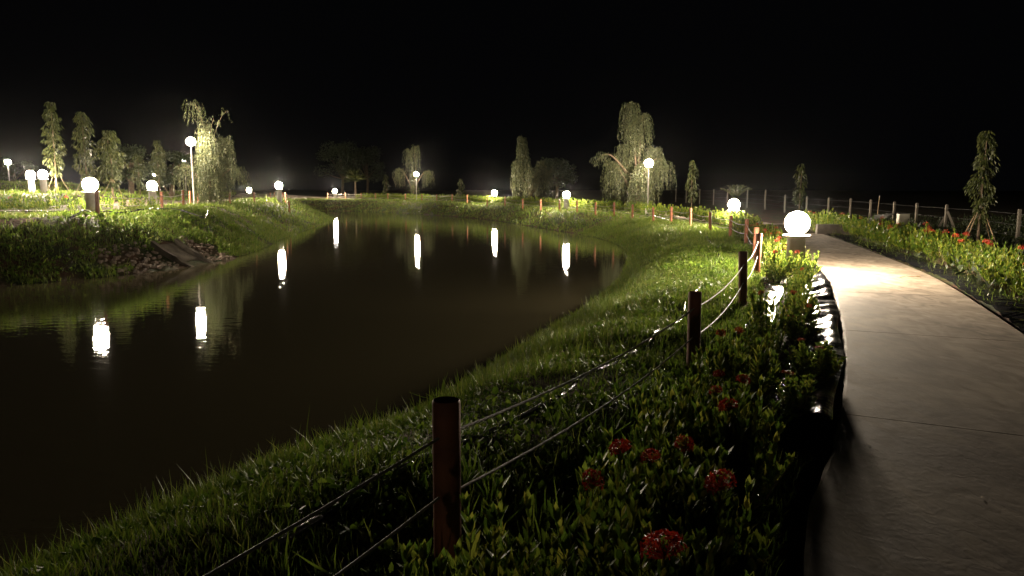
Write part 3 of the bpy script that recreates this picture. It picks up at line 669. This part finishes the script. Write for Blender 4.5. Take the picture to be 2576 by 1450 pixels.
def mast_tree(label, x, y, H, rad_, seed, stakes=0, bare=.8, leaf=.17, n=1500, irr=.35, group='slim mast trees'):
    rs = np.random.default_rng(seed); z = gz(x, y); r = empty('mast_tree', (x, y, z)); tag(r, label, 'tree', group)
    tk = MB().tube([(0, 0, -.1), (rs.normal()*.02, 0, H*.5), (rs.normal()*.04, 0, H*.97)], [.035, .025, .008], 7); tk.build('trunk', M['bark'], r, True)
    bl = rs.uniform(0, 1, (14, 3)); pos = []; dr = []
    while len(pos) < n:
        t = rs.uniform(0, 1); zz = bare+(H-bare)*t; az = rs.uniform(0, 6.28)
        env = rad_*(math.sin(min(t*4+.35, 1.57))*(1-.62*max(0, (t-.5)/.5)**1.6))
        wob = 1+irr*(math.sin(zz*5.3+seed+az)+.7*math.sin(zz*11.1+2*az+seed*2)); q = rs.random()**.5*env*max(wob, .2)
        if math.sin(zz*8+az*2+seed)+math.sin(zz*13-az+seed*3) < -.75: continue
        pos.append([math.cos(az)*q, math.sin(az)*q, zz]); dr.append([math.cos(az)*.55, math.sin(az)*.55, -1+rs.normal()*.25])
    pos = np.array(pos); dr = np.array(dr); Rm, S = frames(pos, dr, leaf*.27*rs.uniform(.7, 1.3, n), leaf*rs.uniform(.7, 1.3, n)); tp = leaf_up(LEAF2)
    link('foliage', tri_mesh('foliage', *scatter(tp[0], tp[1], pos, Rm, S)), M['mast'], r)
    for k_ in range(stakes):
        a = 2.1*k_+seed*.9 if stakes != 4 else 1.57*k_+.4; rr = .62
        MB().tube([(math.cos(a)*rr, math.sin(a)*rr, -.05), (math.cos(a)*rr*.45, math.sin(a)*rr*.45, .62), (math.cos(a)*.03, math.sin(a)*.03, 1.15)], [.014, .013, .010], 5).build('support_stake', M['stake'], r, True)
    return r
mast_tree('tallest slim mast tree at far left, above the two close bollards', xat(146, 38), 38, 4.55, .40, 1, 3, .9, group='slim mast trees on the left slope')
mast_tree('slim mast tree rising straight behind the left lawn bollard', xat(222, 36), 36, 4.0, .44, 2, 3, .8, group='slim mast trees on the left slope')
mast_tree('broader mast tree on support stakes just right of the left lawn bollard', xat(285, 35), 35, 3.4, .50, 3, 4, .8, n=1800, group='slim mast trees on the left slope')
mast_tree('small slim mast tree left of the left path bollard', xat(354, 42), 42, 2.35, .30, 4, 0, .5, n=700, group='slim mast trees on the left slope')
mast_tree('slim mast tree left of the left willow', xat(404, 41), 41, 3.25, .32, 5, 2, .8, n=1000, group='slim mast trees on the left slope')
mast_tree('thin young mast tree on far bank left of the small far willow', xat(972, 83), 83, 2.7, .33, 6, 0, .4, .22, 300)
mast_tree('thin young mast tree on far bank right of the small far willow', xat(1160, 74), 74, 2.2, .33, 7, 0, .4, .22, 260)
mast_tree('slim dim mast tree between the tallest willow and the second near bollard', xat(1741, 40), 40, 2.9, .27, 8, 0, .7, .2, 420)
mast_tree('staked slim mast tree beyond the hedge on the right', *at(2456, 655), 2.72, .21, 9, 4, .85, .11, 1300)
mast_tree('faint thin mast tree behind the nearest bollard', xat(2012, 34), 34, 2.6, .25, 12, 0, .8, .18, 300)

def round_tree(label, x, y, H, Wd, seed, n=5000, leaf=.28):
    rs = np.random.default_rng(seed); r = empty('broad_tree', (x, y, gz(x, y))); tag(r, label, 'tree', 'dark trees in the distance')
    tk = MB().tube([(0, 0, -.1), (.1, 0, H*.3), (0, 0, H*.6)], [.22, .16, .08], 8)
    cl = []
    for k_ in range(22):
        a = rs.uniform(0, 6.28); q = Wd*.42*math.sqrt(rs.random()); zz = H*rs.uniform(.32, .88); q *= math.sqrt(max(.1, 1-((zz/H-.55)/.5)**2)); c = np.array([math.cos(a)*q, math.sin(a)*q, zz]); cl.append((c, Wd*rs.uniform(.12, .2)))
        if k_ < 9: tk.tube([(0, 0, H*.28), tuple(c*[.5, .5, 1]*[1, 1, .8]), tuple(c)], [.08, .05, .02], 5)
    tk.build('trunk', M['bark'], r, True); pos = []
    for i in range(n):
        c, q = cl[rs.integers(len(cl))]; d = rs.normal(size=3); d /= np.linalg.norm(d); pos.append(c+d*q*rs.random()**.4*[1.2, 1.2, .8])
    pos = np.array(pos); dr = rs.normal(size=(n, 3)); dr[:, 2] -= .3; Rm, S = frames(pos, dr, leaf*.45*rs.uniform(.6, 1.3, n), leaf*rs.uniform(.6, 1.3, n)); tp = leaf_up(LEAF2)
    link('crown', tri_mesh('crown', *scatter(tp[0], tp[1], pos, Rm, S)), M['dark_leaf'], r); return r
round_tree('large dark round tree above the far bollard left of the pond end', xat(862, 105), 105, 8.3, 6.5, 1)
round_tree('dark tree joined to the right of the large far round tree', xat(925, 112), 112, 8.0, 5.5, 2)
round_tree('dim dark tree right of the drooping dim willow', xat(1400, 80), 80, 4.9, 4.0, 3, 3000)
round_tree('bushy dark tree between the mast trees on the left slope', xat(330, 47), 47, 3.3, 3.4, 4, 3500, .18)
round_tree('low bushy tree behind the pair of bollards at the far left', xat(40, 78), 78, 3.6, 4.2, 5, 3000, .2)
round_tree('dark bushy tree behind the left tall lamp', xat(432, 50), 50, 3.4, 2.8, 6, 3000, .18)
def palm(name, label, x, y, H, nf, L_, fan, seed):
    rs = np.random.default_rng(seed); r = empty(name, (x, y, gz(x, y))); tag(r, label, 'palm')
    MB().tube([(0, 0, -.1), (0, 0, H)], [.14, .10], 9).build('trunk', M['bark'], r, True)
    for k_ in range(nf):
        az = k_*2.4+rs.normal()*.2; el = rs.uniform(-.1, 1.3) if fan else rs.uniform(.8, 1.35); d = np.array([math.cos(az)*math.cos(el), math.sin(az)*math.cos(el), math.sin(el)]); P0 = np.array([0, 0, H]); pos = []; dr = []; ln = []
        if fan:
            c = P0+d*L_*.5
            side = np.cross(d, [0, 0, 1.0]); side /= np.linalg.norm(side)
            for a in np.linspace(-1.7, 1.7, 17): pos.append(c); dr.append(d*math.cos(a)+side*math.sin(a)); ln.append(L_*.6)
            wdt = .07
        else:
            for t in np.linspace(.15, 1, 22):
                c = P0+d*L_*t-np.array([0, 0, .35*L_*t*t])
                side = np.cross(d, [0, 0, 1.0]); side /= np.linalg.norm(side)
                for s in (-1, 1): pos.append(c); dr.append(side*s+d*.9+[0, 0, .2]); ln.append(L_*.3*(1.1-.7*t))
            wdt = .03
        pos = np.array(pos); dr = np.array(dr); ln = np.array(ln); Rm, S = frames(pos, dr, np.full(len(pos), wdt), ln); tp = leaf_up(LEAF2)
        fm = tri_mesh('frond', *scatter(tp[0], tp[1], pos, Rm, S)); link('frond', fm, M['mast'], r)
    return r
palm('fan_palm', 'dim fan palm right of the far left bollard under the dark round tree', xat(895, 86), 86, 1.9, 16, 1.5, True, 1)
palm('feather_palm', 'young palm with upright fronds behind the second near bollard', xat(1850, 37), 37, .9, 12, 1.15, False, 2)

# ---------------------------------------------------------------- plastic film, hoses
def film(name, label, C, w0, w1, zoff, seed, mat_='plastic'):
    rs = np.random.default_rng(seed); C = resample(C, .016); Nn = normals2(C); n = len(C); U = np.linspace(0, 1, 15); V_ = []
    s = np.arange(n)*.016
    ph = rs.uniform(0, 6.28, 8)
    for a, u in enumerate(U):
        o = w0+(w1-w0)*u+.02*np.sin(s*2.3+ph[0])*(1 if u in (0, 1) else .3)
        x = C[:, 0]+Nn[:, 0]*o; y = C[:, 1]+Nn[:, 1]*o
        amp = (.35+.65*(np.sin(s*.8+ph[5])*.5+.5))*np.clip((y-4.2)/2.0, .45, 1)
        zz = .016*np.abs(np.sin(s*33+3*np.sin(s*2.1+ph[1])+u*2))**.6*amp+.004*amp*np.sin(s*97+u*7+2*np.sin(s*5))*np.sin(math.pi*min(u*1.15, 1))+.022*amp*np.sin(s*4.1+u*3+ph[2])*np.sin(s*1.3+u*5)+.012*np.sin(s*13+u*9+ph[3])*amp+rs.normal(0, .0022, n)*amp+(.03*math.exp(-((u-.16)/.13)**2)*(.6+.5*np.sin(s*1.7+ph[4])) if abs(w0) < .035 else 0)
        V_.append(np.stack([x, y, height(x, y)+zoff+zz+.02*math.sin(math.pi*u)], 1))
    V_ = np.array(V_).transpose(1, 0, 2).reshape(-1, 3); m = len(U); i, j = np.meshgrid(np.arange(n-1), np.arange(m-1), indexing='ij')
    F_ = np.stack([i*m+j, (i+1)*m+j, (i+1)*m+j+1, i*m+j+1], 2).reshape(-1, 4)
    o = link(name, tri_mesh(name, V_, F_, True), M[mat_]); tag(o, label, 'plastic film'); return o
film('plastic_film', 'crinkled black plastic film along the inner path edge under the shrubs', IN[(IN[:, 1] > 4.5) & (IN[:, 1] < 15) & (IN[:, 0] > 0)], -.03, -.45, .03, 1)
film('plastic_film', 'crinkled black plastic film between the outer path edge and the hedge row', OUT[(OUT[:, 1] > 4) & (OUT[:, 1] < 24) & (OUT[:, 0] > 0)], .04, .55, .03, 2)
SFf = resample(catmull(sfen[1:9], 8), .1)
film('plastic_film', 'shiny strip of black plastic film under the orange lit fence posts', SFf[(SFf[:, 1] > 7.5) & (SFf[:, 1] < 19)], .16, .42, .05, 3)
film('plastic_film', 'dull plastic film edge by the row of small shrubs on the left', IN[(IN[:, 0] < -13.5) & (IN[:, 1] < 27) & (IN[:, 1] > 22)], -.05, -.4, .03, 4)
def hose(name, label, pts, r, wob=.03, seed=1, zoff=.035):
    rs = np.random.default_rng(seed); C = resample(catmull(pts, 8), .08); x, y = C[:, 0], C[:, 1]; s = np.arange(len(C))*.08
    x = x+wob*np.sin(s*3+seed); Z = height(x, y)+zoff+.012*np.sin(s*6+seed)
    rr = r*(1+.18*np.sin(s*9)+rs.normal(0, .1, len(C)))
    o = MB().tube(np.stack([x, y, Z], 1), list(rr), 7).build(name, M['hose'], None, True)
    for v in o.data.vertices: pass
    tag(o, label, 'hose'); return o
hose('irrigation_hose', 'long dark irrigation hose lying on the near bank beside the rope fence', [at(700, 1480, -.08), at(870, 1375, -.1), at(1220, 1150, -.1), at(1480, 990, -.1), at(1690, 835, -.08), at(1733, 765, -.05), at(1775, 712, -.05), at(1806, 650, -.05), at(1795, 618, -.05), at(1755, 590, -.05)], .017, .02, 1)
hose('irrigation_hose', 'pale hose piece lying on the grass below the white footed lamp', [at(1625, 565, -.3), at(1655, 568, -.28), at(1690, 577, -.25)], .03, 0, 2, .07)
hose('irrigation_hose', 'dark and shiny hose across the left lawn above the drain', [at(180, 572, .45), at(240, 562, .5), at(310, 558, .5), at(400, 548, .5), at(470, 546, .5), at(512, 546, .48), at(525, 541, .48)], .03, 0, 3, .09)

# ---------------------------------------------------------------- drain chute and rubble on the left bank
a0 = Vector((-10.15, 21.6, 0)); a1 = Vector((-9.2, 21.35, 0))
ch = empty('drain_chute', (a1.x, a1.y, WATER)); tag(ch, 'concrete drain chute with two kerbs running down the stony left bank', 'drain')
dv = (a0-a1); ln = dv.length; dv.normalize(); sd = Vector((-dv.y, dv.x, 0))
def slab(o0, o1, z0, z1, th):
    v = []; ss = [-.5, 0, ln*.2, ln*.4, ln*.6, ln*.8, ln]; n_ = len(ss)
    for s in ss:
        p = a1+dv*s; bz = hz(p.x, p.y) if s > 0 else WATER-.02 if s == 0 else WATER-.22
        for o_ in (o0, o1):
            for zz in (z0, z1): v.append(Vector((p.x+sd.x*o_, p.y+sd.y*o_, bz+zz))-Vector(ch.location))
    f = []
    for i in range(0, 4*(n_-1), 4):
        f += [(i, i+4, i+5, i+1), (i+2, i+3, i+7, i+6), (i+1, i+5, i+7, i+3), (i, i+2, i+6, i+4)]
    e = 4*(n_-1); f += [(0, 1, 3, 2), (e, e+2, e+3, e+1)]; return v, f
MB().add(*slab(-.42, .42, -.1, .02, 0)).build('channel', M['greyconc'], ch)
MB().add(*slab(.42, .55, -.1, .15, 0)).build('kerb', M['greyconc'], ch); MB().add(*slab(-.55, -.42, -.1, .15, 0)).build('kerb', M['greyconc'], ch)
stones = []
for s in range(5):
    rs = np.random.default_rng(s+90); v, f = icos(1, 2); v = [q*(1+.25*math.sin(q.x*4+s)*math.cos(q.y*3+s*2)+.12*rs.normal()) for q in v]; v = [Vector((q.x, q.y*.75, q.z*.6)) for q in v]
    m_ = MB().add(v, f).mesh('stone', True); m_.materials.append(M['stone']); stones.append(m_)
random.seed(5); cnt = 0; tries = 0; sp_ = []
while cnt < 150 and tries < 5000:
    tries += 1; s = random.uniform(.0, 2.0); o_ = random.uniform(-2.1, 2.6)
    p = a1+dv*s*(1-.12*abs(o_))*.9+sd*o_
    if abs(o_) < .66 or any((p.x-a)**2+(p.y-b)**2 < .022 for a, b in sp_): continue
    d_ = float(shore_dist(np.array([p.x]), np.array([p.y]))[0])
    if d_ < -.05 or d_ > 1.5: continue
    sp_.append((p.x, p.y)); q = random.uniform(.035, .12)*random.uniform(.8, 1); o = link('rubble_stone', random.choice(stones), None); o.location = (p.x, p.y, hz(p.x, p.y)+q*.1); o.scale = (q, q, q); o.rotation_euler = (random.uniform(-.4, .4), random.uniform(-.4, .4), random.uniform(0, 6.28))
    tag(o, 'rough rubble stone set in the bank beside the concrete drain chute', 'stone', 'rubble stones around the drain chute'); cnt += 1

# ---------------------------------------------------------------- low block wall, box, tarp, thin green pole on the right
lw = empty('low_wall', (11.3, 24.2, 0), -.12); tag(lw, 'low grey concrete block wall beyond the hedge on the right', 'low wall')
MB().box((0, 0, .14), (2.6, .25, .40), 0, .015).build('wall_body', M['greyconc'], lw); MB().box((-2.2, 1.2, .12), (2.2, .22, .34), .2, .015).build('wall_return', M['greyconc'], lw)
bx = empty('meter_box', (xat(2275, 24.8), 24.8, 0), .05); tag(bx, 'pale cream electrical box on thin legs in front of the wire fence', 'electrical box')
MB().box((0, 0, .48), (.36, .18, .36), 0, .012).build('enclosure', M['box'], bx); MB().box((.0, -.096, .48), (.31, .012, .31), 0, .004).build('door', M['box'], bx)
MB().box((.12, -.108, .48), (.02, .015, .05), 0, .002).build('latch', M['wire'], bx)
for s in (-1, 1): MB().tube([(s*.13, 0, -.05), (s*.13, 0, .3)], .015, 6).build('leg', M['pole'], bx)
tp_ = MB(); v = []; f = []; n_ = 22; m_ = 10
for i in range(n_):
    t = i/(n_-1)
    for j in range(m_):
        a = 2*math.pi*j/m_; rr = (.16*math.sin(math.pi*(t*.9+.06))**.7)*(1+.2*math.sin(j*2.1+i*.9)+.12*math.sin(i*2.3+j*3)); v.append((-.5+t*1.0, math.cos(a)*rr*1.1, .02+t*.28+math.sin(a)*rr*.6+.05))
for i in range(n_-1):
    for j in range(m_): f.append((i*m_+j, i*m_+(j+1) % m_, (i+1)*m_+(j+1) % m_, (i+1)*m_+j))
f.append(tuple(range(m_))); f.append(tuple((n_-1)*m_+j for j in range(m_))[::-1])
t_ = tp_.add(v, f).build('tarp_bundle', M['tarp'], None, True); t_.location = (xat(2213, 24.0), 24.1, .33); tag(t_, 'crumpled white tarp bundle lying on the low block wall', 'tarp')
gp = empty('thin_pole', (xat(2209, 27), 27, 0)); tag(gp, 'thin green pole standing behind the white tarp bundle', 'pole')
MB().tube([(0, 0, -.1), (.02, 0, .7), (.05, 0, 1.22)], [.02, .018, .015], 6).build('shaft', M['stake'], gp)
MB().tube([(.05, 0, 1.215), (.052, 0, 1.24)], [.022, .020], 6).build('cap', M['pole'], gp)
tw = MB().tube([(-.18, 0, .012), (-.05, .03, .03), (.05, .0, .02), (.14, .02, .02)], [.003, .003, .004, .003], 5)
tw.tube([(.08, .01, .02), (.13, -.03, .03), (.17, -.02, .015)], .003, 4)
for k_ in range(7):
    a = k_*.9; tw.tube([(.14, .02, .02), (.14+.03*math.cos(a), .02+.03*math.sin(a), .035)], [.006, .001], 4)
x, y = at(2290, 703); o = tw.build('fallen_twig', M['dry'], None); o.location = (x, y, gz(x, y)+.022); tag(o, 'small dry twig lying on the concrete path', 'twig')

random.seed(33)
for px, py in [(2104, 786), (2168, 803), (2208, 828), (2330, 770), (2470, 1262), (2250, 960), (2190, 1130), (2395, 905)]:
    x, y = at(px, py); t8 = leaf_up(LEAF8); q = random.uniform(.02, .035)
    o = MB().add([(a*q*.5, b*q*.3, c*q) for a, b, c in t8[0]], t8[1]).build('fallen_leaf', M['dry']); o.location = (x, y, gz(x, y)+.026); o.rotation_euler = (1.5, random.uniform(-.2, .2), random.uniform(0, 6)); tag(o, 'small dry leaf lying flat on the bare concrete path', 'leaf', 'fallen leaves on the path')

# ---------------------------------------------------------------- added scattering volume, stands in for lens glare round the lamps
hm = bpy.data.materials.new('glare_scatter'); hm.use_nodes = True; nt = hm.node_tree; nt.nodes.remove(nt.nodes['Principled BSDF'])
pv = nt.nodes.new('ShaderNodeVolumePrincipled'); pv.inputs['Color'].default_value = (.95, .97, 1, 1); pv.inputs['Density'].default_value = .00006; pv.inputs['Anisotropy'].default_value = .978
nt.links.new(pv.outputs[0], nt.nodes['Material Output'].inputs['Volume'])
hb = MB().box((0, 60, 5.0), (1000, 1000, 14)).build('glare_volume', hm); tag(hb, 'thin added air volume standing in for lens glare around the lamps', 'glare_volume', kind='stuff')
